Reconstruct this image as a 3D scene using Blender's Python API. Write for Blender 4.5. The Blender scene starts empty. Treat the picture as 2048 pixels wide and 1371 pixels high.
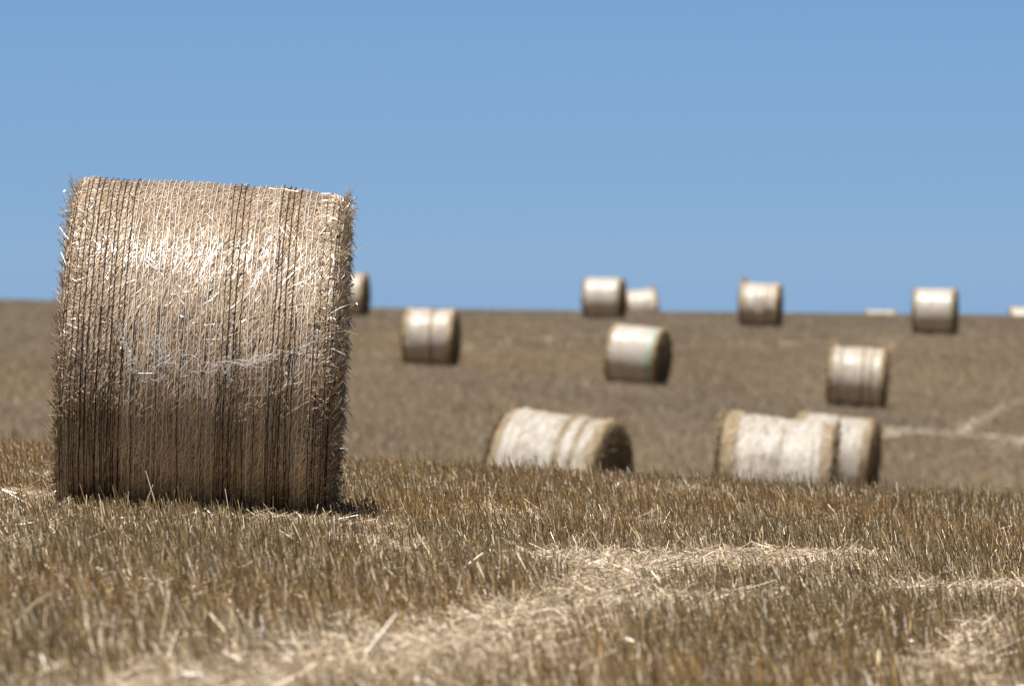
import bpy, math
import numpy as np
from math import radians as R_

rng = np.random.default_rng(7)
S = bpy.context.scene

# ------------------------------------------------------------------ camera, world, sun, exposure
CAM_H = 1.10
FPX = 11378.0            # focal length in pixels of the 2048 px wide photograph (200 mm on 36 mm)
HORY = 520.0             # row of the true horizontal
cd = bpy.data.cameras.new("camera")
cam = bpy.data.objects.new("camera", cd)
S.collection.objects.link(cam)
cd.lens = 200.0
cd.sensor_width = 36.0
cd.clip_start = 0.5
cd.clip_end = 6000.0
cam.location = (0, 0, CAM_H)
cam.rotation_euler = (R_(90) - math.atan((685.5 - HORY) / FPX), 0, 0)
cd.dof.use_dof = True
cd.dof.focus_distance = 24.2
cd.dof.aperture_fstop = 5.0
S.camera = cam

SUN = np.array([-0.095, -0.30, 0.95]); SUN /= np.linalg.norm(SUN)
w = bpy.data.worlds.new("World"); S.world = w; w.use_nodes = True
nt = w.node_tree; nt.nodes.clear()
out = nt.nodes.new("ShaderNodeOutputWorld")
bg = nt.nodes.new("ShaderNodeBackground")
sky = nt.nodes.new("ShaderNodeTexSky"); sky.sky_type = 'NISHITA'; sky.sun_disc = False
sky.sun_elevation = math.asin(SUN[2]); sky.sun_rotation = math.atan2(SUN[0], SUN[1])
sky.altitude = 300; sky.air_density = 1.0; sky.dust_density = 0.0; sky.ozone_density = 2.5
# the clear air of a dry summer noon: the pale band at the horizon is deeper blue than the model's
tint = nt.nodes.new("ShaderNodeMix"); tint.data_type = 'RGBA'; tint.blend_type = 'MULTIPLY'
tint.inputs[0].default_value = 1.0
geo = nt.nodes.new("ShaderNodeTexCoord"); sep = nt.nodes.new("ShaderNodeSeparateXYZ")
nt.links.new(geo.outputs["Generated"], sep.inputs[0])
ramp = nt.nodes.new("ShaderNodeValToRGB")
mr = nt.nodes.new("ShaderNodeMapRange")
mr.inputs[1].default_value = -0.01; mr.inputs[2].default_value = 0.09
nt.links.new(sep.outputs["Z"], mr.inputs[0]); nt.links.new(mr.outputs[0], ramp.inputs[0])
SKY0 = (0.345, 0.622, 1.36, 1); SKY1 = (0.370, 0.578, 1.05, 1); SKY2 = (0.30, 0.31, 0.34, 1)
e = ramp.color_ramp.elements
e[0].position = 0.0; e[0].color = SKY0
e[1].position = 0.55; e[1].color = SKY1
e2 = e.new(1.0); e2.color = SKY2  # unseen upper sky, dimmed on purpose to weaken the fill light
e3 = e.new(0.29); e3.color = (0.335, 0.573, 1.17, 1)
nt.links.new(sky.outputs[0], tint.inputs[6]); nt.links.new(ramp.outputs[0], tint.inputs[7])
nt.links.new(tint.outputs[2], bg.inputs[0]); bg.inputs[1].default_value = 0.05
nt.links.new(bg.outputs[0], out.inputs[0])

sl = bpy.data.lights.new("sun", 'SUN'); sl.energy = 4.3; sl.angle = R_(0.53); sl.color = (1.0, 0.955, 0.89)
so = bpy.data.objects.new("sun", sl); S.collection.objects.link(so)
from mathutils import Vector, Matrix
so.rotation_euler = Vector(SUN).to_track_quat('Z', 'Y').to_euler()
so.location = (0, 0, 60)
S.view_settings.view_transform = 'Standard'; S.view_settings.look = 'None'
S.view_settings.exposure = 0.8; S.view_settings.gamma = 1.0

# ------------------------------------------------------------------ helpers
def link(name, me, parent=None, mat=None):
    o = bpy.data.objects.new(name, me); S.collection.objects.link(o)
    if parent is not None: o.parent = parent
    if mat is not None and me is not None: me.materials.append(mat)
    return o

def tag(o, label=None, cat=None, group=None, kind=None):
    if label: o["label"] = label
    if cat: o["category"] = cat
    if group: o["group"] = group
    if kind: o["kind"] = kind
    return o

def mesh_np(name, V, quads, col=None, smooth=False):
    me = bpy.data.meshes.new(name)
    V = np.ascontiguousarray(V, dtype=np.float32).reshape(-1, 3)
    F = np.ascontiguousarray(quads, dtype=np.int32)
    n, k = F.shape
    me.vertices.add(len(V)); me.vertices.foreach_set("co", V.ravel())
    me.loops.add(n * k); me.loops.foreach_set("vertex_index", F.ravel())
    me.polygons.add(n)
    me.polygons.foreach_set("loop_start", np.arange(0, n * k, k, dtype=np.int32))
    me.polygons.foreach_set("loop_total", np.full(n, k, dtype=np.int32))
    me.polygons.foreach_set("use_smooth", np.full(n, smooth, dtype=bool))
    if col is not None:
        a = me.attributes.new("col", 'FLOAT_COLOR', 'POINT')
        c = np.ones((len(V), 4), dtype=np.float32); c[:, :3] = col
        a.data.foreach_set("color", c.ravel())
    me.update(calc_edges=True)
    return me

def hash2(ix, iy, seed):
    n = (ix.astype(np.int64) * 374761393 + iy.astype(np.int64) * 668265263 + seed * 974711) & 0xffffffff
    n = ((n ^ (n >> 13)) * 1274126177) & 0xffffffff
    n = (n ^ (n >> 16)) & 0xffffff
    return n / float(0xffffff)

def vnoise(x, y, seed=0):
    x = np.asarray(x, float); y = np.asarray(y, float)
    ix = np.floor(x); iy = np.floor(y); fx = x - ix; fy = y - iy
    fx = fx * fx * (3 - 2 * fx); fy = fy * fy * (3 - 2 * fy)
    a = hash2(ix, iy, seed); b = hash2(ix + 1, iy, seed)
    c = hash2(ix, iy + 1, seed); d = hash2(ix + 1, iy + 1, seed)
    return (a * (1 - fx) + b * fx) * (1 - fy) + (c * (1 - fx) + d * fx) * fy

def fbm(x, y, seed=0, o=3):
    t = 0; s = 0; a = 1.0
    for k in range(o):
        t = t + a * vnoise(x * 2 ** k, y * 2 ** k, seed + k * 17); s += a; a *= 0.5
    return t / s

def sstep(a, b, x):
    t = np.clip((x - a) / (b - a), 0, 1); return t * t * (3 - 2 * t)

def unit(v): return v / (np.linalg.norm(v, axis=-1, keepdims=True) + 1e-9)

def strips(P, Nn, wid, fold, taper=1.0):
    """ribbons with a slight fold: P (N,K,3) centre lines, Nn (N,K,3) outward normals, wid (N,)"""
    N, K, _ = P.shape
    T = np.gradient(P, axis=1); T = unit(T)
    Sd = unit(np.cross(T, Nn)); Nn = unit(np.cross(Sd, T))
    wv = wid[:, None, None] * 0.5 * np.linspace(1, taper, K)[None, :, None]
    V = np.stack([P - Sd * wv, P + Nn * wv * fold[:, None, None], P + Sd * wv], axis=2)   # N,K,3,3
    base = (np.arange(N) * K * 3)[:, None, None, None]
    k = np.arange(K - 1)[None, :, None, None] * 3
    s = np.arange(2)[None, None, :, None]
    q = np.array([0, 1, 4, 3])[None, None, None, :]
    F = (base + k + s + q).reshape(-1, 4)
    return V.reshape(-1, 3), F, K * 3

def prisms(B, T, r0, r1, rot):
    """three sided stalks from B to T"""
    N = len(B); ax = unit(T - B)
    ref = np.zeros_like(ax); ref[:, 0] = 1.0
    u = unit(np.cross(ax, ref)); v = np.cross(ax, u)
    ring = []
    for P, r in ((B, r0), (T, r1)):
        for k in range(3):
            a = rot + k * 2.0944
            ring.append(P + (u * np.cos(a)[:, None] + v * np.sin(a)[:, None]) * r[:, None])
    V = np.stack(ring, axis=1)
    b = (np.arange(N) * 6)[:, None, None]
    q = np.array([[0, 1, 4, 3], [1, 2, 5, 4], [2, 0, 3, 5]])[None]
    return V.reshape(-1, 3), (b + q).reshape(-1, 4)

def join(parts):
    Vs, Fs, Cs, n = [], [], [], 0
    for V, F, C in parts:
        Vs.append(V); Fs.append(F + n); Cs.append(C); n += len(V)
    return np.concatenate(Vs), np.concatenate(Fs), np.concatenate(Cs)

def grid_faces(nu, nv, closed=False):
    i = np.arange(nu - 1)[:, None]; jn = nv if closed else nv - 1
    j = np.arange(jn)[None, :]; j2 = (j + 1) % nv
    return np.stack([i * nv + j, (i + 1) * nv + j, (i + 1) * nv + j2, i * nv + j2], -1).reshape(-1, 4)

# ------------------------------------------------------------------ materials
def new_mat(name):
    m = bpy.data.materials.new(name); m.use_nodes = True
    n = m.node_tree; b = n.nodes["Principled BSDF"]
    return m, n, b

def straw_mat(name, rough, spec, gain=1.0, trans=0.0, sheen=0.0):
    m, n, b = new_mat(name)
    a = n.nodes.new("ShaderNodeAttribute"); a.attribute_name = "col"
    h = n.nodes.new("ShaderNodeMix"); h.data_type = 'RGBA'; h.blend_type = 'MULTIPLY'; h.inputs[0].default_value = 1
    tc = n.nodes.new("ShaderNodeTexCoord"); no = n.nodes.new("ShaderNodeTexNoise"); no.inputs["Scale"].default_value = 60
    no.inputs["Detail"].default_value = 2
    mp = n.nodes.new("ShaderNodeMapRange"); mp.inputs[1].default_value = .3; mp.inputs[2].default_value = .7
    mp.inputs[3].default_value = .75 * gain; mp.inputs[4].default_value = 1.2 * gain
    n.links.new(tc.outputs["Object"], no.inputs["Vector"]); n.links.new(no.outputs[0], mp.inputs[0])
    n.links.new(a.outputs["Color"], h.inputs[6]); n.links.new(mp.outputs[0], h.inputs[7])
    n.links.new(h.outputs[2], b.inputs["Base Color"])
    b.inputs["Roughness"].default_value = rough
    b.inputs["Specular IOR Level"].default_value = spec
    return m

M_straw = straw_mat("bale_straw", 0.30, 1.0)
M_straw.node_tree.nodes["Principled BSDF"].inputs["Coat Weight"].default_value = 1.0
M_straw.node_tree.nodes["Principled BSDF"].inputs["Coat Roughness"].default_value = .30
M_core = straw_mat("bale_core", 0.9, 0.1)
M_stub = straw_mat("stubble_straw", 0.33, 0.5)
M_farstub = straw_mat("hill_stubble_straw", 0.6, 0.25)
M_chaff = straw_mat("loose_straw", 0.33, 0.6)
M_farstraw = straw_mat("hill_bale_straw", 0.5, 0.35)

def plain(name, col, rough, spec=0.5):
    m, n, b = new_mat(name)
    no = n.nodes.new("ShaderNodeTexNoise"); no.inputs["Scale"].default_value = 40
    mx = n.nodes.new("ShaderNodeMix"); mx.data_type = 'RGBA'
    mx.inputs[6].default_value = tuple(c * .75 for c in col) + (1,)
    mx.inputs[7].default_value = tuple(min(1, c * 1.2) for c in col) + (1,)
    n.links.new(no.outputs[0], mx.inputs[0]); n.links.new(mx.outputs[2], b.inputs["Base Color"])
    b.inputs["Roughness"].default_value = rough; b.inputs["Specular IOR Level"].default_value = spec
    return m
M_black = plain("black_netting", (0.010, 0.010, 0.012), 0.7, 0.2)
M_white = plain("white_netting", (0.62, 0.60, 0.58), 0.4)
M_green = plain("green_twine", (0.24, 0.45, 0.35), 0.5)
M_blue = plain("blue_twine", (0.16, 0.24, 0.38), 0.5)

def net_mat(name, hi, lo, seed, rough=.38):
    """pale plastic net stretched over straw: streaks run round the bale"""
    m, n, b = new_mat(name)
    tc = n.nodes.new("ShaderNodeTexCoord"); mp = n.nodes.new("ShaderNodeMapping")
    mp.inputs["Scale"].default_value = (9, 0.7, 0.7); mp.inputs["Location"].default_value = (seed * 3.1, seed, 0)
    no = n.nodes.new("ShaderNodeTexNoise"); no.inputs["Scale"].default_value = 1.4; no.inputs["Detail"].default_value = 5
    no.inputs["Roughness"].default_value = .6
    n.links.new(tc.outputs["Object"], mp.inputs[0]); n.links.new(mp.outputs[0], no.inputs["Vector"])
    rp = n.nodes.new("ShaderNodeValToRGB"); el = rp.color_ramp.elements
    el[0].position = .36; el[0].color = lo + (1,); el[1].position = .60; el[1].color = hi + (1,)
    n.links.new(no.outputs[0], rp.inputs[0])
    n2 = n.nodes.new("ShaderNodeTexNoise"); n2.inputs["Scale"].default_value = 45; n2.inputs["Detail"].default_value = 3
    mp2 = n.nodes.new("ShaderNodeMapping"); mp2.inputs["Scale"].default_value = (1, .35, .35)
    n.links.new(tc.outputs["Object"], mp2.inputs[0]); n.links.new(mp2.outputs[0], n2.inputs["Vector"])
    r2 = n.nodes.new("ShaderNodeMapRange"); r2.inputs[1].default_value = .3; r2.inputs[2].default_value = .7
    r2.inputs[3].default_value = .72; r2.inputs[4].default_value = 1.15
    n.links.new(n2.outputs[0], r2.inputs[0])
    mx = n.nodes.new("ShaderNodeMix"); mx.data_type = 'RGBA'; mx.blend_type = 'MULTIPLY'; mx.inputs[0].default_value = 1
    n.links.new(rp.outputs[0], mx.inputs[6]); n.links.new(r2.outputs[0], mx.inputs[7])
    n.links.new(mx.outputs[2], b.inputs["Base Color"])
    bm = n.nodes.new("ShaderNodeBump"); bm.inputs["Strength"].default_value = .5; bm.inputs["Distance"].default_value = .006
    n.links.new(n2.outputs[0], bm.inputs["Height"]); n.links.new(bm.outputs[0], b.inputs["Normal"])
    b.inputs["Roughness"].default_value = rough; b.inputs["Specular IOR Level"].default_value = .55
    return m

# ------------------------------------------------------------------ terrain
# drop of the ground below the lens, at x = 0, against distance; and its fall to the right per metre
DD = np.array([-400, -60, 5, 15, 25, 33, 40, 50, 58, 66, 80, 100, 120, 142, 160, 180, 198, 212, 225, 240, 300, 600, 1500, 4000.])
GG = np.array([1.1, 1.05, 1.05, 1.10, 1.195, 1.295, 1.70, 2.5, 3.0, 3.2, 3.35, 3.3, 3.15, 2.88, 2.58, 2.22, 2.0, 1.95, 2.15, 2.7, 6.0, 18, 48, 130.])
DS = np.array([-400, 20, 34, 60, 80, 120, 142, 165, 190, 215, 240, 400, 4000.])
SS = np.array([.057, .057, .050, .055, .062, .075, .070, .040, .021, .012, .045, .03, .03])

def pchip(xk, yk):
    h = np.diff(xk); dl = np.diff(yk) / h
    m = np.zeros_like(yk)
    for i in range(1, len(xk) - 1):
        if dl[i - 1] * dl[i] > 0:
            w1 = 2 * h[i] + h[i - 1]; w2 = h[i] + 2 * h[i - 1]
            m[i] = (w1 + w2) / (w1 / dl[i - 1] + w2 / dl[i])
    m[0] = dl[0]; m[-1] = dl[-1]
    def f(x):
        x = np.asarray(x, float)
        i = np.clip(np.searchsorted(xk, x) - 1, 0, len(h) - 1)
        t = (x - xk[i]) / h[i]; t = np.clip(t, 0, 1)
        return ((2*t**3 - 3*t**2 + 1) * yk[i] + (t**3 - 2*t**2 + t) * h[i] * m[i]
                + (-2*t**3 + 3*t**2) * yk[i + 1] + (t**3 - t**2) * h[i] * m[i + 1])
    return f
fG = pchip(DD, GG); fS = pchip(DS, SS)

def drop0(x, y):
    xe = 40 * np.tanh(np.asarray(x, float) / 40)
    g = fG(y) + fS(y) * xe
    far = sstep(45, 75, y)
    g = g + (fbm(x / 9 + 3, y / 9, 5, 3) - .5) * .10 * far * (1 - sstep(205, 225, y) * .6)
    g = g + (fbm(x / 1.3, y / 1.8, 9, 2) - .5) * .035 * (1 - far)
    return g

# pixel column of the centre, row of the top, row of the base, (pixels of the 2048 wide photograph)
D_BALE = 1.50
def spot(cx, top, base):
    ppm = (base - top) / D_BALE; d = FPX / ppm
    return (cx - 1024) / ppm, d, (base - HORY) / ppm
BALES = {
    'B': spot(693, 545, 634), 'C': spot(861, 617, 732), 'D': spot(1208, 554, 640), 'E': spot(1283, 578, 651),
    'F': spot(1272, 650, 770), 'G': spot(1520, 565, 655), 'H': spot(1870, 575, 669), 'I': spot(1712, 694, 816),
    'J': spot(1100, 826, 1088), 'K': spot(1533, 826, 1090), 'L': spot(1656, 830, 1018), 'M': spot(1760, 619, 688),
    'N': spot(2052, 614, 687)}
BIG = (-1.386, 24.9, None)
pts = np.array([[v[0], v[1]] for v in BALES.values()])
res = np.array([v[2] for v in BALES.values()]) - drop0(pts[:, 0], pts[:, 1])
def kern(dx, dy): return np.exp(-(dx / 5.0) ** 2 - (dy / 11.0) ** 2)
Kmat = kern(pts[:, None, 0] - pts[None, :, 0], pts[:, None, 1] - pts[None, :, 1]) + np.eye(len(pts)) * .08
Wt = np.linalg.solve(Kmat, res)
print("terrain residuals", dict(zip(BALES, np.round(res, 2))))

def gz(x, y):
    x = np.asarray(x, float); y = np.asarray(y, float)
    g = drop0(x, y)
    for (px, py), wgt in zip(pts, Wt):
        g = g + wgt * kern(x - px, y - py)
    g = g - .022 * np.exp(-((x + .75) / .45) ** 2 - ((y - 23.85) / .35) ** 2)
    return CAM_H - g

def on_ground(px, py):
    """where the line of sight through a photograph pixel meets the ground"""
    d = np.linspace(8, 235, 6000)
    x = (px - 1024) / FPX * d; z = CAM_H - (py - HORY) / FPX * d
    hit = np.nonzero(z <= gz(x, d))[0]
    i = hit[0] if len(hit) else len(d) - 1
    return float(x[i]), float(d[i])

ys = np.concatenate([np.linspace(-400, 0, 20, endpoint=False), np.arange(0, 50, .16), np.arange(50, 250, 1.0),
                     np.geomspace(250, 4000, 40)])
xs = np.concatenate([-np.geomspace(45, 2500, 22)[::-1], np.arange(-44, -9, 1.2), np.arange(-9, 9, .15), np.arange(9, 45, 1.2), np.geomspace(46, 2500, 22)])
X, Y = np.meshgrid(xs, ys, indexing='ij')
V = np.stack([X, Y, gz(X, Y)], -1)
gm = mesh_np("ground", V, grid_faces(len(xs), len(ys)), smooth=True)
m, n, b = new_mat("stubble_field_soil")
tc = n.nodes.new("ShaderNodeTexCoord")
mp = n.nodes.new("ShaderNodeMapping"); mp.inputs["Scale"].default_value = (1, .35, 1)
n.links.new(tc.outputs["Object"], mp.inputs[0])
n1 = n.nodes.new("ShaderNodeTexNoise"); n1.inputs["Scale"].default_value = .28; n1.inputs["Detail"].default_value = 6
n.links.new(mp.outputs[0], n1.inputs["Vector"])
n2 = n.nodes.new("ShaderNodeTexNoise"); n2.inputs["Scale"].default_value = 55; n2.inputs["Detail"].default_value = 4
n.links.new(tc.outputs["Object"], n2.inputs["Vector"])
r1 = n.nodes.new("ShaderNodeValToRGB"); el = r1.color_ramp.elements
el[0].position = .35; el[0].color = (.12, .088, .052, 1); el[1].position = .68; el[1].color = (.19, .145, .092, 1)
r2 = n.nodes.new("ShaderNodeValToRGB"); el = r2.color_ramp.elements
el[0].position = .35; el[0].color = (.5, .5, .5, 1); el[1].position = .66; el[1].color = (1.5, 1.42, 1.3, 1)
mx = n.nodes.new("ShaderNodeMix"); mx.data_type = 'RGBA'; mx.blend_type = 'MULTIPLY'; mx.inputs[0].default_value = 1
n.links.new(n1.outputs[0], r1.inputs[0]); n.links.new(n2.outputs[0], r2.inputs[0])
n.links.new(r1.outputs[0], mx.inputs[6]); n.links.new(r2.outputs[0], mx.inputs[7])
n.links.new(mx.outputs[2], b.inputs["Base Color"]); b.inputs["Roughness"].default_value = .95
b.inputs["Specular IOR Level"].default_value = .1
bm = n.nodes.new("ShaderNodeBump"); bm.inputs["Strength"].default_value = .8; bm.inputs["Distance"].default_value = .02
n.links.new(n2.outputs[0], bm.inputs["Height"]); n.links.new(bm.outputs[0], b.inputs["Normal"])
ground = tag(link("ground", gm, None, m), kind="structure")
at_ = n.nodes.new("ShaderNodeAttribute"); at_.attribute_name = "litter"
lm = n.nodes.new("ShaderNodeMix"); lm.data_type = 'RGBA'
n3 = n.nodes.new("ShaderNodeTexNoise"); n3.inputs["Scale"].default_value = 120; n3.inputs["Detail"].default_value = 3
r3 = n.nodes.new("ShaderNodeValToRGB"); el = r3.color_ramp.elements
el[0].position = .4; el[0].color = (.17, .125, .075, 1); el[1].position = .6; el[1].color = (.46, .38, .27, 1)
n.links.new(tc.outputs["Object"], n3.inputs["Vector"]); n.links.new(n3.outputs[0], r3.inputs[0])
n.links.new(at_.outputs["Fac"], lm.inputs[0]); n.links.new(mx.outputs[2], lm.inputs[6]); n.links.new(r3.outputs[0], lm.inputs[7])
n.links.new(lm.outputs[2], b.inputs["Base Color"])

# ------------------------------------------------------------------ straw lying in pale bands (ground positions)
def poly_mask(x, y, pl, wid):
    """soft mask round a polyline [(x, y)], width in metres given across the track"""
    mval = np.zeros_like(x)
    for (x0, y0), (x1, y1), w0, w1 in zip(pl[:-1], pl[1:], wid[:-1], wid[1:]):
        dx, dy = x1 - x0, y1 - y0; L2 = dx * dx + dy * dy
        t = np.clip(((x - x0) * dx + (y - y0) * dy) / L2, 0, 1)
        dist = np.hypot(x - x0 - t * dx, y - y0 - t * dy)
        ww = w0 + (w1 - w0) * t
        mval = np.maximum(mval, np.exp(-(dist / ww) ** 2 * 1.2))
    return mval
def trk(ps): return [on_ground(*p) for p in ps]
near_bands = [
    (trk([(150, 1440), (420, 1412), (640, 1375), (850, 1335), (1000, 1275), (1130, 1222), (1240, 1172), (1330, 1140), (1500, 1134), (1700, 1122)]),
     [.15, .30, .40, .38, .28, .14, .18, .60, .50, .15]),
    (trk([(1180, 1250), (1290, 1228), (1400, 1215), (1560, 1205)]), [.10, .25, .25, .10]),
    (trk([(1700, 1200), (1830, 1206), (1950, 1204), (2150, 1195)]), [.10, .26, .42, .42]),
    (trk([(1880, 1390), (1930, 1330), (1975, 1270)]), [.08, .12, .08]),
    (trk([(-60, 1000), (40, 1003), (90, 1030)]), [.4, .3, .1]),
]
def near_mask(x, y):
    m_ = np.zeros_like(x)
    for pl, wd in near_bands: m_ = np.maximum(m_, poly_mask(x, y, pl, wd))
    m_ = m_ * (.35 + 1.35 * fbm(x * 3.4, y * 1.6, 31, 3))
    m_ = m_ + .5 * sstep(.60, .80, fbm(x * 1.1 + 9, y * .42, 44, 3))
    return np.clip(m_, 0, 1)

lit = (.30 + .70 * near_mask(X.ravel(), Y.ravel())) * (Y.ravel() < 48) * (Y.ravel() > 0)
la = gm.attributes.new("litter", 'FLOAT', 'POINT'); la.data.foreach_set("value", lit.astype(np.float32))
# footprint of the big bale
BX, BY = BIG[0], BIG[1]
def in_big(x, y, pad=0.0): return (np.abs(x - BX) < .60 + pad) & (np.abs(y - BY) < .42 + pad)

def scatter(y0, y1, dens, mx_=2.5, spread=.095):
    area = spread * (y1 ** 2 - y0 ** 2) + 2 * mx_ * (y1 - y0)
    N = int(area * dens)
    # probability of y proportional to the width of the strip
    u = rng.random(N); A = spread; B = 2 * mx_
    c = A * y0 * y0 + B * y0 + u * area
    y = (-B + np.sqrt(B * B + 4 * A * c)) / (2 * A)
    x = (rng.random(N) * 2 - 1) * (spread * y + mx_)
    return x, y

# near stubble ------------------------------------------------------
def drills(x, y, gap=.155, ang=.42, k=.72):
    """pull stems towards the seed drills"""
    ca, sa = math.cos(ang), math.sin(ang)
    u = x * ca - y * sa
    un = np.round(u / gap) * gap + rng.normal(0, .016, len(u))
    du = (un - u) * k
    return x + du * ca, y - du * sa

x, y = scatter(10.5, 47, 1050)
x, y = drills(x, y)
msk = near_mask(x, y)
keep = rng.random(len(x)) > msk * .62
keep &= rng.random(len(x)) < .55 + .6 * fbm(x * 2.5, y * 2.0, 77, 2)
keep &= ~in_big(x, y)
x, y, msk = x[keep], y[keep], msk[keep]
N = len(x)
hum = fbm(x * .55, y * .4, 12, 3)
h = (.055 + .055 * rng.random(N) + .03 * (hum - .5)) * (1 - .45 * msk)
h *= np.where(rng.random(N) < .07, 1.55, 1.0)
lx = -.22 + rng.normal(0, .24, N) - .3 * msk * rng.random(N); ly = rng.normal(0, .16, N)
fallen = rng.random(N) < (.07 + .5 * msk)
lx[fallen] = rng.normal(-.65, .5, fallen.sum()); ly[fallen] = rng.normal(0, .5, fallen.sum())
z = gz(x, y)
B_ = np.stack([x, y, z - .01], -1)
dirv = unit(np.stack([lx, ly, np.ones(N)], -1))
T_ = B_ + dirv * (h + .01)[:, None]
r = rng.uniform(.0012, .0022, N)
V, F = prisms(B_, T_, r, r * .92, rng.random(N) * 6)
warm = fbm(x * .8 + 5, y * .35, 91, 3); t = rng.random(N)
cA = np.array([.225, .142, .055]); cB = np.array([.20, .142, .068]); cC = np.array([.58, .48, .34])
wv = sstep(.38, .62, warm)[:, None]
col = cA * wv + cB * (1 - wv)
pale = ((t < .12) | (fallen & (t < .8)))[:, None]
col = np.where(pale, cC * (1 + .25 * msk[:, None]), col) * np.exp(rng.normal(-.06, .45, N))[:, None]
col = np.where((t > .985)[:, None], np.array([.85, .80, .72]), col)  # a few stems coloured near white, painted sun glints
col = np.repeat(col, 6, axis=0)
tag(link("stubble", mesh_np("stubble", V, F, col), None, M_stub),
    "brown cut straw stubble standing all over the near field", "stubble", kind="stuff")

# loose chaff near ---------------------------------------------------
x, y = scatter(10.5, 44, 1500)
msk = near_mask(x, y)
keep = rng.random(len(x)) < (.34 + .95 * msk)
keep &= ~in_big(x, y, -.1)
x, y, msk = x[keep], y[keep], msk[keep]; N = len(x)
L = rng.uniform(.015, .075, N) * np.where(rng.random(N) < .08, 2.2, 1)
az = rng.random(N) * 6.283; el_ = np.abs(rng.normal(0, .22, N)) * (1 + .5 * msk)
z0 = gz(x, y) + rng.uniform(.004, .03, N) + msk * rng.uniform(0, .03, N)
dv = np.stack([np.cos(az) * np.cos(el_), np.sin(az) * np.cos(el_), np.sin(el_)], -1)
B_ = np.stack([x, y, z0], -1); T_ = B_ + dv * L[:, None]
r = rng.uniform(.0010, .0022, N)
V, F = prisms(B_, T_, r, r * .8, rng.random(N) * 6)
col = np.array([.57, .465, .335]) * np.minimum(np.exp(rng.normal(-.12, .42, N)), 1.5)[:, None]
col = np.repeat(col, 6, axis=0)
tag(link("loose_straw", mesh_np("loose_straw", V, F, col), None, M_chaff),
    "pale broken straw lying in bands between the near stubble", "straw", kind="stuff")

# stubble of the far slope ---------------------------------------------
x, y = scatter(47, 232, 62, 4.0)
N = len(x)
far_tr = [
    (trk([(1560, 905), (1790, 872), (1900, 880), (2048, 893), (2250, 905)]), [.25, .8, .9, 1.0, 1.0], 8.0),
    (trk([(1920, 876), (1960, 845), (2010, 820), (2060, 806), (2200, 790)]), [.3, .3, .3, .3, .25], .8),
    (trk([(900, 712), (960, 694), (1030, 686), (1130, 682), (1300, 672)]), [.5, .9, .9, .9, .6], .20),
    (trk([(1080, 700), (1200, 690), (1400, 676)]), [.5, .8, .5], .16),
    (trk([(1780, 915), (1850, 925), (1950, 915), (2080, 900)]), [.4, .4, .4, .4], .35),
    (trk([(1500, 700), (1640, 690), (1800, 684)]), [.8, 1.2, .8], .22),
]
def far_mask(x, y):
    m_ = np.zeros_like(x)
    for pl, wd, s in far_tr: wd = [q * .45 for q in wd]; m_ = np.maximum(m_, min(s, 1) * poly_mask(x, y, pl, wd))
    return np.clip(m_ * (.6 + .7 * fbm(x * .9, y * .4, 15, 2)), 0, 1)
msk = far_mask(x, y)
z = gz(x, y)
h = rng.uniform(.08, .16, N) * (1 - .4 * msk)
B_ = np.stack([x, y, z - .01], -1)
dv = unit(np.stack([rng.normal(-.15, .2, N), rng.normal(0, .25, N), np.ones(N)], -1))
T_ = B_ + dv * h[:, None]
r = rng.uniform(.004, .010, N)
V, F = prisms(B_, T_, r, r * .6, rng.random(N) * 6)
warm = fbm(x * .12, y * .06, 63, 3)[:, None]
col = np.array([.31, .243, .162]) * sstep(.3, .7, warm) + np.array([.285, .236, .174]) * (1 - sstep(.3, .7, warm))
col = col * (.93 + .16 * fbm(x * .35, y * .12, 8, 3)[:, None])
col = col * rng.uniform(.75, 1.25, N)[:, None]
col = np.where(rng.random(N)[:, None] < .05 + .6 * msk[:, None], np.array([.52, .45, .35]), col)
col = np.repeat(col, 6, axis=0)
tag(link("stubble", mesh_np("hill_stubble", V, F, col), None, M_farstub),
    "blurred brown stubble covering the hillside beyond the near rise", "stubble", kind="stuff")

# swaths of pale straw left on the slope
for i, (pl, wd, s) in enumerate(far_tr):
    wd = [q * .42 for q in wd]
    Ls = sum(math.dist(a, b_) for a, b_ in zip(pl[:-1], pl[1:]))
    n_ = int(Ls * 2 * np.mean(wd) * 55 * s)
    seg = rng.integers(0, len(pl) - 1, n_ * 2)
    lens = np.array([math.dist(a, b_) for a, b_ in zip(pl[:-1], pl[1:])])
    seg = rng.choice(len(lens), n_, p=lens / lens.sum()); t = rng.random(n_)
    P = np.array(pl); Wd = np.array(wd)
    c = P[seg] + (P[seg + 1] - P[seg]) * t[:, None]; ww = Wd[seg] + (Wd[seg + 1] - Wd[seg]) * t
    c = c + rng.normal(0, .55, (n_, 2)) * ww[:, None]
    az = rng.random(n_) * 6.283; el_ = np.abs(rng.normal(0, .3, n_)); L = rng.uniform(.1, .25, n_)
    B_ = np.stack([c[:, 0], c[:, 1], gz(c[:, 0], c[:, 1]) + rng.uniform(.03, .14, n_)], -1)
    dv = np.stack([np.cos(az) * np.cos(el_), np.sin(az) * np.cos(el_), np.sin(el_)], -1)
    r = rng.uniform(.006, .012, n_)
    V, F = prisms(B_, B_ + dv * L[:, None], r, r * .7, rng.random(n_) * 6)
    col = np.repeat(np.array([.52, .44, .33]) * rng.uniform(.7, 1.15, n_)[:, None], 6, axis=0)
    lab = ["bright pale line of straw crossing the slope right of the overlapping bales",
           "pale straw line climbing to the right from the bright one",
           "faint pale straw streak right of the bale on the left part of the slope",
           "faint straw streak behind the tilted bale in the middle of the slope",
           "faint pale streak below the bright straw line on the right",
           "very faint straw streak above the bale with frayed corners"][i]
    tag(link("straw_swath", mesh_np("straw_swath", V, F, col), None, M_chaff), lab, "straw swath", kind="stuff")

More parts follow.
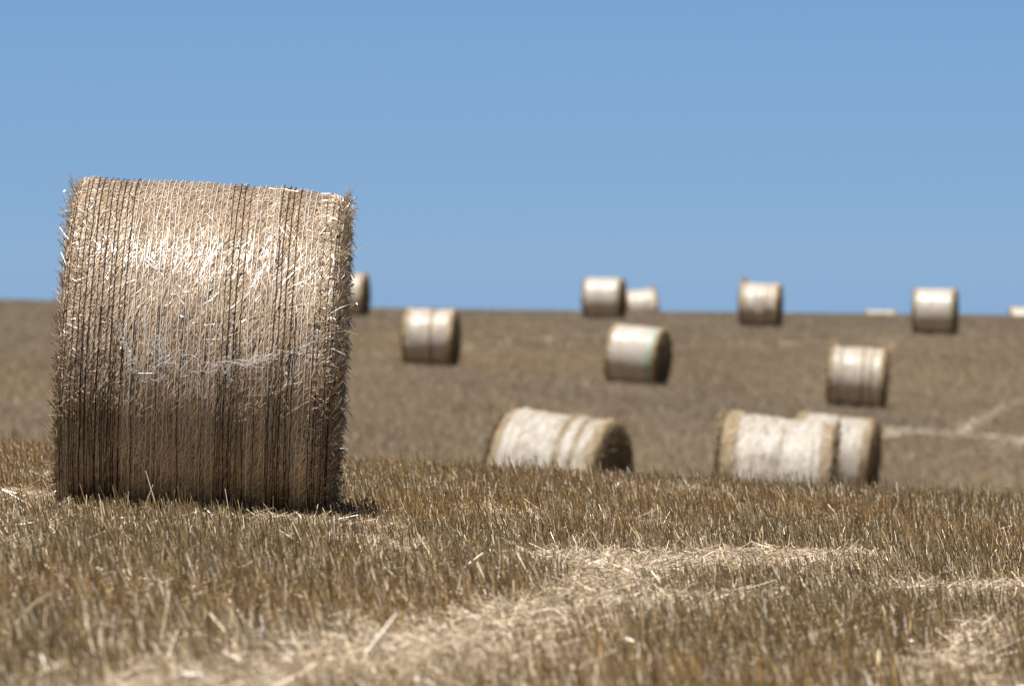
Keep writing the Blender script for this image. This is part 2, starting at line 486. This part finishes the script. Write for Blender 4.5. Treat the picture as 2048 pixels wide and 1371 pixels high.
# ------------------------------------------------------------------ bales (local frame: axis = X, centre at height D/2 over the base)
LEN = 1.24
def prof(u, th, seed, Rr, half, edge=.05, bump=.012, squash=.0):
    """radius of the roll at u (along the axis) and th"""
    c_, s_ = np.cos(th), np.sin(th)
    r = Rr + bump * 2 * (fbm(u * 5 + seed + 1.1 * c_, 1.7 * s_ + 4, seed, 3) - .5) + bump * .9 * (vnoise(u * 22 + seed + .4 * c_, .7 * s_ + 9, seed + 3) - .5)
    if seed == 3: r = r - .022 * sstep(.5, 1.0, u / half) * np.clip(s_, 0, 1)
    if seed in (19, 20, 21): edge = .15
    q = np.clip((np.abs(u) - (half - edge)) / edge, 0, 1)
    r = r - edge * .55 * (1 - np.sqrt(np.clip(1 - q * q * .96, 0, 1)))
    # it sits down on its own weight: flatter underneath
    r = r * (1 - squash * np.clip(-np.sin(th), 0, 1) ** 6)
    return r

def pt(u, th, r): return np.stack([u, -np.cos(th) * r, np.sin(th) * r], -1)    # th = 0 faces -Y, 90 deg up

def roll_mesh(name, seed, Rr, half, nu, nt_, ends=True, dr=0.0, bump=.012, col=(.3, .22, .12), u0=-1, u1=1, smooth=True):
    u = np.linspace(u0 * half, u1 * half, nu); th = np.linspace(0, 2 * np.pi, nt_, endpoint=False)
    U, T = np.meshgrid(u, th, indexing='ij')
    # noise must close round the roll: blend the last tenth
    def rad(U, T):
        a = prof(U, T, seed, Rr, half, bump=bump); b_ = prof(U, T - 2 * np.pi, seed, Rr, half, bump=bump)
        k = sstep(5.4, 6.283, T); return a * (1 - k) + b_ * k
    r = rad(U, T) + dr
    V = pt(U, T, r).reshape(-1, 3); F = grid_faces(nu, nt_, True)
    if ends:
        rings = 10; Vs = [V]; Fs = [F]; n0 = len(V)
        for sgn, row in ((-1, 0), (1, nu - 1)):
            prev = row * nt_ + np.arange(nt_)
            for k in range(1, rings + 1):
                f = 1 - k / rings * .985
                rr = r[row] * f
                bul = .012 * math.sin(f * 9 + seed) + .03 * (1 - f) + .012 * (vnoise(th * 3, th * 0 + k, seed) - .5)
                Vn = pt(np.full(nt_, sgn * half) + sgn * bul, th, rr)
                idx = n0 + np.arange(nt_); n0 += nt_
                a, b_ = prev, np.roll(prev, -1); c, d = np.roll(idx, -1), idx
                q = np.stack([a, b_, c, d], -1) if sgn < 0 else np.stack([a, d, c, b_], -1)
                Vs.append(Vn); Fs.append(q); prev = idx
        V = np.concatenate(Vs); F = np.concatenate(Fs)
    C = np.tile(np.array(col), (len(V), 1)) * (.8 + .4 * vnoise(V[:, 0] * 30, V[:, 2] * 30 + V[:, 1] * 17, seed))[:, None]
    return V, F, C

def wrap_straws(N, seed, Rr, half, lmin, lmax, wmin, wmax, ang, dang, lift, K=5, pal=None, ulim=(-1, 1), thlim=(0, 2*np.pi), bump=.012, stick=.0, straight=.6):
    u = rng.uniform(ulim[0], ulim[1], N) * half; th = rng.uniform(thlim[0], thlim[1], N)
    L = rng.uniform(lmin, lmax, N); a = rng.normal(ang, dang, N)
    s = (np.linspace(-.5, .5, K)[None] * L[:, None])
    uu = u[:, None] + s * np.sin(a)[:, None] + rng.normal(0, .06, N)[:, None] * (s * s) / L[:, None]
    uu = np.clip(uu, -half - .01, half + .01)
    tt = th[:, None] + s * np.cos(a)[:, None] / Rr
    r = prof(uu, np.mod(tt, 2*np.pi), seed, Rr, half, bump=bump)
    lf = rng.uniform(lift[0], lift[1], N)[:, None]
    # straws stay straighter than the roll: their ends lift off a little
    r = r + lf + straight * s * s / (2 * Rr) * rng.uniform(.2, 1.6, N)[:, None]
    clump = 2.2 * vnoise(th * 4.5 + seed, u * 9 + 50, seed + 2)[:, None] ** 2
    r = r + stick * clump * rng.random(N)[:, None] * (s + L[:, None] * .5)
    P = pt(uu, tt, r)
    Nn = pt(np.zeros_like(tt), tt, np.ones_like(tt))
    roll = rng.normal(0, .28, N)[:, None, None]
    T = unit(np.gradient(P, axis=1)); Sd = np.cross(T, Nn)
    Nn = Nn * np.cos(roll) + Sd * np.sin(roll)
    w_ = rng.uniform(wmin, wmax, N)
    V, F, per = strips(P, Nn, w_, rng.uniform(.2, .9, N))
    if pal is None: pal = PAL
    c = pal[rng.integers(0, len(pal), N)] * rng.uniform(.7, 1.25, N)[:, None]
    return V, F, np.repeat(c, per, axis=0)

PAL = np.array([[.52, .41, .27], [.45, .335, .20], [.58, .475, .34], [.37, .26, .145], [.50, .39, .27], [.31, .21, .12], [.62, .53, .41]])
PAL = PAL * np.array([1.14, 1.11, 1.14])

def end_straws(N, seed, Rr, half, sgn, lmin, lmax, wmin, wmax, out=.04, K=4, rmin=0.0):
    """cut straw ends facing out of the flat ends"""
    rr = np.sqrt(rng.uniform(rmin ** 2, 1, N)) * Rr * .985; th = rng.random(N) * 2 * np.pi
    L = rng.uniform(lmin, lmax, N)
    c = pt(np.full(N, sgn * (half + .005)), th, rr)
    tang = np.stack([np.zeros(N), np.sin(th), np.cos(th)], -1)
    rad = pt(np.zeros(N), th, np.ones(N))
    phi = rng.normal(0, .7, N)
    d = tang * np.cos(phi)[:, None] + rad * np.sin(phi)[:, None]
    o = np.abs(rng.normal(0, .35, N)); d = unit(d + np.array([sgn, 0, 0]) * o[:, None])
    droop = rng.uniform(-.6, .3, N)
    s = np.linspace(0, 1, K)[None, :, None] * L[:, None, None]
    P = c[:, None] + d[:, None] * s
    P[:, :, 2] += droop[:, None] * s[:, :, 0] ** 2 * 3
    P[:, :, 0] += sgn * out * rng.random(N)[:, None] * 0.6
    Nn = np.tile(np.array([sgn, 0.0, 0.3]), (N, K, 1)) + rng.normal(0, .5, (N, 1, 3))
    V, F, per = strips(P, Nn, rng.uniform(wmin, wmax, N), rng.uniform(.2, .9, N))
    c_ = PAL[rng.integers(0, len(PAL), N)] * rng.uniform(.35, .85, N)[:, None] * np.array([1, .97, .85])  # straw colour darkened to stand in for deep shade between the cut ends
    return V, F, np.repeat(c_, per, axis=0)

def hoop(us, seed, Rr, half, rad_, lift, bump=.012, wob=.004, thlim=(0, 2 * np.pi), seg=150, sides=3):
    """threads running round the roll at the stations us"""
    N = len(us); full = thlim[1] - thlim[0] > 6.2
    if full: th = np.linspace(thlim[0], thlim[1], seg, endpoint=False)
    else: th = np.linspace(thlim[0], thlim[1], seg)
    T = np.tile(th, (N, 1))
    ph = rng.random(N) * 40
    U = us[:, None] + wob * 2 * (vnoise(T * 3 + ph[:, None], T * 0 + ph[:, None], seed + 5) - .5) * np.minimum(1, np.minimum(T, 2*np.pi - T) * 3 if full else 1) \
        + wob * .6 * (vnoise(T * 14 + ph[:, None], T * 0, seed + 8) - .5) * np.minimum(1, np.minimum(T, 2*np.pi - T) * 3 if full else 1)
    U = np.clip(U, -half, half)
    if full:
        a = prof(U, T, seed, Rr, half, bump=bump); b_ = prof(U, T - 2 * np.pi, seed, Rr, half, bump=bump)
        k = sstep(5.4, 6.283, T); r = a * (1 - k) + b_ * k
    else: r = prof(U, np.mod(T, 2*np.pi), seed, Rr, half, bump=bump)
    r = r + lift + .002 * (vnoise(T * 9 + ph[:, None], T * 0 + 2, seed) - .5)
    rr = np.broadcast_to(np.asarray(rad_, float).reshape(-1, 1), (N, seg))
    ring = []
    for k in range(sides):
        a = k * 2 * np.pi / sides + .5
        ring.append(pt(U + rr * np.cos(a), T, r + rr * np.sin(a)))
    V = np.stack(ring, axis=2)                      # N,seg,sides,3
    i = np.arange(seg if full else seg - 1); i2 = (i + 1) % seg
    k = np.arange(sides); k2 = (k + 1) % sides
    q = np.stack([(i[:, None] * sides + k), (i2[:, None] * sides + k), (i2[:, None] * sides + k2), (i[:, None] * sides + k2)], -1).reshape(-1, 4)
    F = (np.arange(N)[:, None, None] * seg * sides + q[None]).reshape(-1, 4)
    return V.reshape(-1, 3), F

def bale_empty(x, y, tiltx, rz, label, R0=D_BALE / 2, sink=.02, group="round straw bales scattered over the hillside"):
    e_ = bpy.data.objects.new("straw_bale", None); S.collection.objects.link(e_)
    e_.empty_display_size = .4
    e_.location = (x, y, float(gz(x, y)) - sink)
    # turn about the vertical, then lean along the axis with the slope (right side down)
    e_.rotation_euler = (0, tiltx, rz)
    tag(e_, label, "straw bale", group)
    return e_
def raise_(o, h): o.location = (0, 0, h); return o

# --- the big bale ------------------------------------------------------
R1 = .752; SD = 3; H1 = 1.145 / 2
big = bale_empty(BX, BY, R_(3.0), R_(0.5), "large sharp round bale of pale straw under black and white netting, close on the left", sink=.065,
                 group=None)
big.name = "straw_bale"
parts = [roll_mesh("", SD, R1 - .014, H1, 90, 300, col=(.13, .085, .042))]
EU = .74
parts.append(wrap_straws(58000, SD, R1, H1, .04, .17, .0018, .0038, .30, .22, (-.010, .007)))
parts.append(wrap_straws(24000, SD, R1, H1, .03, .11, .0016, .0036, .25, .55, (-.006, .009)))
parts.append(wrap_straws(70, SD, R1, H1, .06, .16, .002, .0036, .9, .8, (.006, .016), stick=.05))
# ragged bands by both ends: short tips that point out of the net
parts.append(wrap_straws(5000, SD, R1, H1, .012, .04, .002, .0045, .3, 1.2, (-.004, .010), ulim=(-1, -.86), stick=.5, K=4))
parts.append(wrap_straws(5000, SD, R1, H1, .012, .035, .002, .0045, .3, 1.2, (-.006, .006), ulim=(-.9, -.52), stick=.4, K=4))
parts.append(wrap_straws(5000, SD, R1, H1, .012, .045, .002, .0045, .3, 1.2, (-.004, .012), ulim=(.86, 1), stick=.55, K=4))
parts.append(wrap_straws(2200, SD, R1, H1, .01, .028, .002, .004, .3, 1.2, (-.002, .010), ulim=(-.7, .88), stick=.5, K=4))
for sg in (-1, 1):
    parts.append(end_straws(9000, SD, R1, H1, sg, .03, .10, .002, .0045, out=.01))
    parts.append(end_straws(900, SD, R1, H1, sg, .015, .035, .002, .004, rmin=.93, out=.01))
V, F, C = join(parts)
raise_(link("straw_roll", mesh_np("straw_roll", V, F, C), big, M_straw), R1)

def stalks(N, sgn, lmin, lmax, wd, K=7):
    th = rng.uniform(-1.1, 1.25, N); rr = R1 * rng.uniform(.93, 1.005, N)
    c = pt(np.full(N, sgn * (H1 - .01)), th, rr); L = lmin + (lmax - lmin) * rng.random(N) ** 2.2
    d = unit(np.stack([sgn * rng.uniform(.5, 1.2, N), rng.normal(-.2, .3, N), rng.normal(.0, .8, N)], -1))
    s = np.linspace(0, 1, K)[None, :, None] * L[:, None, None]
    P = c[:, None] + d[:, None] * s
    P[:, :, 2] += rng.normal(-.5, 1.6, N)[:, None] * s[:, :, 0] ** 2 * 2.0
    Nn = np.tile(np.array([0, -1.0, .3]), (N, K, 1)) + rng.normal(0, .4, (N, 1, 3))
    V, F, per = strips(P, Nn, rng.uniform(wd * .6, wd, N), rng.uniform(.2, .8, N), taper=.4)
    c_ = PAL[rng.integers(0, len(PAL), N)] * rng.uniform(.45, 1.1, N)[:, None]
    out_ = [(V, F, np.repeat(c_, per, axis=0))]
    # seed husks near the tips
    tips = P[rng.random(N) < .45][:, -1]
    for q in range(3):
        a = tips + rng.normal(0, .004, tips.shape); dd = unit(rng.normal(0, 1, tips.shape))
        n_ = len(a)
        Vp, Fp = prisms(a, a + dd * .011, np.full(n_, .0026), np.full(n_, .0008), rng.random(n_) * 6)
        out_.append((Vp, Fp, np.tile(np.array([.36, .27, .15]), (len(Vp), 1))))
    return out_
V, F, C = join(stalks(170, -1, .01, .085, .0026) + stalks(190, 1, .01, .10, .0026) + stalks(24, 1, .08, .2, .0026) + stalks(12, -1, .06, .15, .0026))
raise_(tag(link("loose_stalks", mesh_np("loose_stalks", V, F, C), big, M_straw), "fine stalks and husks sticking out of both ends"), R1)

# netting: stations in metres from the centre, by the photo: black and white threads
def ustat(px): return (px - 410) / 555.0 * LEN
def thr(a, b_, step=10.6): return np.arange(a, b_, step) + rng.uniform(-1.5, 1.5, len(np.arange(a, b_, step)))
blk = np.concatenate([thr(150, 272), thr(458, 500), thr(552, 592), thr(640, 688)])
wht = np.concatenate([thr(276, 455), thr(505, 548), thr(596, 636)])
V1, F1 = hoop(ustat(blk), SD, R1, H1, rng.uniform(.0012, .0019, len(blk)), .0145, wob=.004)
# bunched black threads below the middle
blk2 = np.concatenate([thr(158, 268, 6), thr(452, 505, 8), thr(545, 596, 8), thr(505, 545, 20), thr(630, 684, 6), thr(290, 430, 45)])
rng.shuffle(blk2)
low = []
for q, top_ in enumerate(np.linspace(-.30, .30, 7)):
    u_ = ustat(blk2[q::7])
    Vq, Fq = hoop(u_, SD, R1, H1, rng.uniform(.0010, .0021, len(u_)), .018, wob=.009, thlim=(-1.5, top_), seg=80)
    low.append((Vq, Fq, np.zeros((len(Vq), 3))))
V, F, C = join([(V1, F1, np.zeros((len(V1), 3)))] + low)
raise_(tag(link("black_netting", mesh_np("black_netting", V, F, C), big, M_black), "thin black net threads running round the roll"), R1)
V1, F1 = hoop(ustat(wht), SD, R1, H1, rng.uniform(.0009, .0015, len(wht)), .0155, wob=.006)
w2 = thr(276, 690, 40)
V2, F2 = hoop(ustat(w2), SD, R1, H1, rng.uniform(.0005, .0009, len(w2)), .013, wob=.012, thlim=(-1.5, .2), seg=70)
V, F, C = join([(V1, F1, np.zeros((len(V1), 3))), (V2, F2, np.zeros((len(V2), 3)))])
raise_(tag(link("white_netting", mesh_np("white_netting", V, F, C), big, M_white), "thin white net threads running round the roll"), R1)
# the torn end of the net: a tangle of white threads round the middle of the front
segs = []
def tangle(px0, y0, px1, y1, n_, amp):
    K = 26
    t = np.linspace(0, 1, K)
    for k in range(n_):
        a, b_ = sorted(rng.uniform(0, 1, 2)); b_ = max(b_, a + .25)
        tt = a + (b_ - a) * t
        uu = ustat(px0 + (px1 - px0) * tt) + amp * (fbm(tt * 9 + k, tt * 0 + k, 3, 3) - .5) * 2 + rng.normal(0, .008)
        yy = y0 + (y1 - y0) * tt + amp * 450 * (fbm(tt * 11 + k * 3, tt * 0, 8, 3) - .5) * 2 + rng.normal(0, 5)
        th_ = np.arcsin(np.clip((705 - yy) / 340.0, -1, 1))
        r_ = prof(uu, np.mod(th_, 2*np.pi), SD, R1, H1) + .019 + .006 * rng.random()
        P = pt(uu, th_, r_)[None]; Nn = pt(np.zeros(K), th_, np.ones(K))[None]
        V, F, per = strips(P, Nn, np.array([rng.uniform(.0008, .0019)]), np.array([.6]))
        segs.append((V, F, np.tile(np.array([.7, .7, .7]), (len(V), 1))))
tangle(262, 640, 300, 735, 12, .03); tangle(300, 735, 410, 690, 8, .05); tangle(350, 655, 345, 740, 7, .05)
tangle(380, 724, 560, 688, 11, .03); tangle(470, 700, 480, 745, 4, .04); tangle(530, 700, 650, 640, 5, .05)
V, F, C = join(segs)
raise_(tag(link("torn_netting", mesh_np("torn_netting", V, F, C), big, M_white), "frayed white threads hanging across the middle of the front"), R1)

# --- the bales beyond ----------------------------------------------------
def far_bale(key, rz_, tilt, label, seed, hi=(.58, .53, .475), lo=(.40, .345, .275), green=None, blue=None, tufts=(), frac=(-.93, .93), bump=.022,
             n=2600, near=False, grooves=(), longer=1.0):
    x, y, _ = BALES[key]
    e_ = bale_empty(x, y, R_(tilt), R_(-rz_), label)
    Rr, half = .742, LEN / 2 * longer
    w0, w1 = (.003, .007) if near else (.006, .012)
    parts = [roll_mesh("", seed, Rr - .012, half, 40, 120, col=(.24, .175, .10), bump=bump)]
    for sg in (-1, 1):
        parts.append(end_straws(n, seed, Rr, half, sg, .06, .16, w0, w1))
        parts.append(end_straws(n // 3, seed, Rr, half, sg, .03, .1, w0, w1, rmin=.9, out=.06))
    parts.append(wrap_straws(n // 2, seed, Rr, half, .05, .2, w0, w1, .3, .6, (-.002, .01), ulim=(-1, frac[0] + .05), bump=bump, stick=.2))
    parts.append(wrap_straws(n // 2, seed, Rr, half, .05, .2, w0, w1, .3, .6, (-.002, .01), ulim=(frac[1] - .05, 1), bump=bump, stick=.2))
    parts.append(wrap_straws(n // 2, seed, Rr, half, .03, .12, w0 * .8, w1 * .7, .3, .5, (.0, .016), bump=bump, stick=.12))
    V, F, C = join(parts)
    C = C * (np.array([.84, .86, .82]) if near else np.array([.95, .98, .93]))
    raise_(link("straw_roll", mesh_np("straw_roll", V, F, C), e_, M_farstraw), R1)
    V, F, C = roll_mesh("", seed, Rr, half, 60, 160, ends=False, dr=.003, bump=bump, u0=frac[0], u1=frac[1])
    nm = net_mat("pale_net_%s" % key, hi, lo, seed, .58 if near else .40)
    no = raise_(link("net_wrap", mesh_np("net_wrap", V, F, C, smooth=True), e_, nm), R1)
    # ridges where the baler laid the straw thick
    if grooves:
        me = no.data; co = np.empty(len(me.vertices) * 3, np.float32); me.vertices.foreach_get("co", co); co = co.reshape(-1, 3)
        s_ = np.ones(len(co))
        for (gc, gw, gd) in grooves: s_ += gd / Rr * np.exp(-((co[:, 0] / half - gc) / gw) ** 2)
        co[:, 1:] *= s_[:, None]; me.vertices.foreach_set("co", co.ravel()); me.update()
    if green:
        for gk, (a, b_) in enumerate(green):
            # one flat green band of tape per edge
            th = np.linspace(0, 2*np.pi, 100, endpoint=False); uu = np.linspace(a, b_, 4) * half
            U, T = np.meshgrid(uu, th, indexing='ij')
            ra = prof(U, T, seed, Rr, half, bump=bump); rb = prof(U, T - 2*np.pi, seed, Rr, half, bump=bump)
            kk = sstep(5.4, 6.283, T)
            V = pt(U, T, ra * (1 - kk) + rb * kk + .0075); F = grid_faces(4, 100, True)
            raise_(tag(link("edge_netting", mesh_np("edge_netting", V, F, smooth=True), e_, M_green), "green net band round the edge"), R1)
    if blue:
        for (u_, a_) in blue:
            us = np.array([u_]) * half
            V, F = hoop(us, seed, Rr, half, np.full(1, .018), .008, bump=bump, seg=14, sides=4, thlim=(a_ - .09, a_ + .09))
            raise_(tag(link("twine_scrap", mesh_np("twine_scrap", V, F), e_, M_blue), "dark blue scrap of twine"), R1)
    for (u_, th_, du, up, nn, ln) in tufts:
        N = nn
        c = pt(np.full(N, u_ * half) + rng.normal(0, .025, N), np.full(N, th_) + rng.normal(0, .10, N), np.full(N, Rr - .03))
        d = unit(np.array([du, -.1, up])[None] + rng.normal(0, .28, (N, 3)))
        L = rng.uniform(.4, 1, N) * ln; s = np.linspace(0, 1, 5)[None, :, None] * L[:, None, None]
        P = c[:, None] + d[:, None] * s
        Nn = np.tile(np.array([0, -1.0, .4]), (N, 5, 1)) + rng.normal(0, .4, (N, 1, 3))
        V, F, per = strips(P, Nn, rng.uniform(.008, .014, N), rng.uniform(.2, .8, N), taper=.5)
        C = np.repeat(PAL[rng.integers(0, len(PAL), N)] * 1.05, per, axis=0)
        raise_(link("straw_tuft", mesh_np("straw_tuft", V, F, C), e_, M_farstraw), R1)
    return e_

far_bale('B', 10, 1, "small bale on the skyline, half hidden by the big bale's right end", 11)
far_bale('C', 9, 1.5, "bale with dark blue marks touching the skyline just right of the big bale", 12, blue=[(-.62, -.08), (-.60, .1), (.15, -.22), (.45, -.12)],
         grooves=[(.12, .06, -.02), (.2, .3, -.01)], frac=(-.9, .9))
far_bale('D', 11, .5, "smooth bale with green edges on the skyline, in front of a half sunken one", 13, green=[(.78, .95), (-.97, -.9)], bump=.010, hi=(.56, .515, .47), lo=(.44, .39, .34))
far_bale('E', -8, -5, "pale bale sunk behind the crest, right beside the smooth green edged one", 14, tufts=[(.85, 1.5, .3, 1, 150, .18)])
far_bale('F', 19, 4.8, "tilted smooth bale with a green band by its dark right end, middle of the slope", 15, green=[(.70, .86), (-.96, -.9)], bump=.010, hi=(.56, .52, .475), lo=(.44, .39, .34))
far_bale('G', 9, 1.5, "skyline bale with a straw tuft on its upper left corner", 16, tufts=[(-.82, 1.55, -.25, 1, 260, .26)], grooves=[(-.70, .05, -.02), (.35, .05, -.02), (.6, .05, -.02)])
far_bale('H', 10, .8, "rightmost full bale on the skyline, with thin green edges", 17, green=[(.80, .95), (-.97, -.91)], bump=.010, hi=(.56, .515, .47), lo=(.44, .39, .34))
far_bale('I', 7, 3.2, "ridged bale with straw tufts on both upper corners, above the overlapping pair", 18,
         tufts=[(-.9, 1.5, -.35, 1, 260, .27), (.93, 1.25, .9, .8, 300, .34)], grooves=[(.25, .06, -.035), (.55, .05, -.03), (-.6, .06, -.02), (-.95, .06, .03)], longer=1.06)
far_bale('J', 19, 6.5, "nearest of the hill bales, dark straw end turned to us, behind the near stubble", 19, hi=(.485, .45, .405), lo=(.37, .33, .265),
         frac=(-.84, .93), n=7000, near=True, grooves=[(.25, .07, -.03), (.55, .07, -.025), (-.75, .1, .02)], bump=.026)
far_bale('K', 4, 6.2, "front one of two overlapping bales, its whole pale side showing", 20, hi=(.485, .45, .405), lo=(.37, .33, .265),
         frac=(-.80, .90), n=6000, near=True, grooves=[(-.7, .08, -.012), (.6, .2, .01)], bump=.026)
far_bale('L', 11, 6.0, "smaller looking bale tucked behind the right end of the near pale one", 21, hi=(.485, .45, .405), lo=(.37, .33, .265),
         frac=(-.8, .90), n=6000, near=True, grooves=[(.1, .06, -.02)], bump=.024, blue=[(.1, 1.05), (.4, .9)])
far_bale('M', 0, 0, "bale almost wholly sunk behind the crest, only its top peeping out", 22)
far_bale('N', 4, 0, "bale behind the crest cut by the right edge of the picture", 23)

# ------------------------------------------------------------------ single stalks standing out of the stubble
def stalk(label, pts_px, d, r, col):
    """a bent stalk through points at the distance d"""
    P = np.array([[(px - 1024) / FPX * d, d + dy, CAM_H - (py - HORY) / FPX * d] for px, py, dy in pts_px])
    V, F = [], []; n_ = 0; K = len(P)
    rr = np.linspace(r, r * .6, K)
    for i, p in enumerate(P):
        for k in range(5):
            a = k * 2 * math.pi / 5
            t_ = P[min(i + 1, K - 1)] - P[max(i - 1, 0)]; t_ = t_ / np.linalg.norm(t_)
            u_ = np.cross(t_, [0, 1, 0]); u_ /= np.linalg.norm(u_); v_ = np.cross(t_, u_)
            V.append(p + (u_ * math.cos(a) + v_ * math.sin(a)) * rr[i])
    F = grid_faces(K, 5, True)
    base = P[0].copy()
    o = link("straw_stalk", mesh_np("straw_stalk", np.array(V) - base, F, np.tile(np.array(col), (len(V), 1)), smooth=True), None, M_chaff)
    o.location = base
    tag(o, label, "straw stalk")
stalk("bright bent stalk standing against the shaded foot of the big bale", [(318, 1050, 0), (312, 1010, 0), (304, 985, 0), (298, 965, 0), (291, 941, 0)], 23.9, .0034, (.62, .55, .42))
stalk("thick pale stalk leaning out of the stubble at the lower left edge", [(-60, 1350, 0), (-5, 1285, 0), (50, 1225, 0), (70, 1205, .02), (100, 1186, .02)], 15.2, .0042, (.50, .40, .24))
stalk("short bright upright stalk at the front edge of the near pale band", [(688, 1260, 0), (690, 1235, 0), (694, 1205, 0), (698, 1180, 0)], 17.6, .0030, (.66, .6, .48))
stalk("thin arched stalk lying over the stubble below the big bale's right end", [(856, 1168, 0), (832, 1145, 0), (812, 1132, 0), (790, 1136, 0), (755, 1138, 0)], 19.6, .0021, (.52, .42, .26))
stalk("short white stalk lying in the pale band right of the middle", [(1190, 1076, 0), (1203, 1075, 0), (1218, 1073, 0)], 24.5, .0034, (.7, .64, .52))
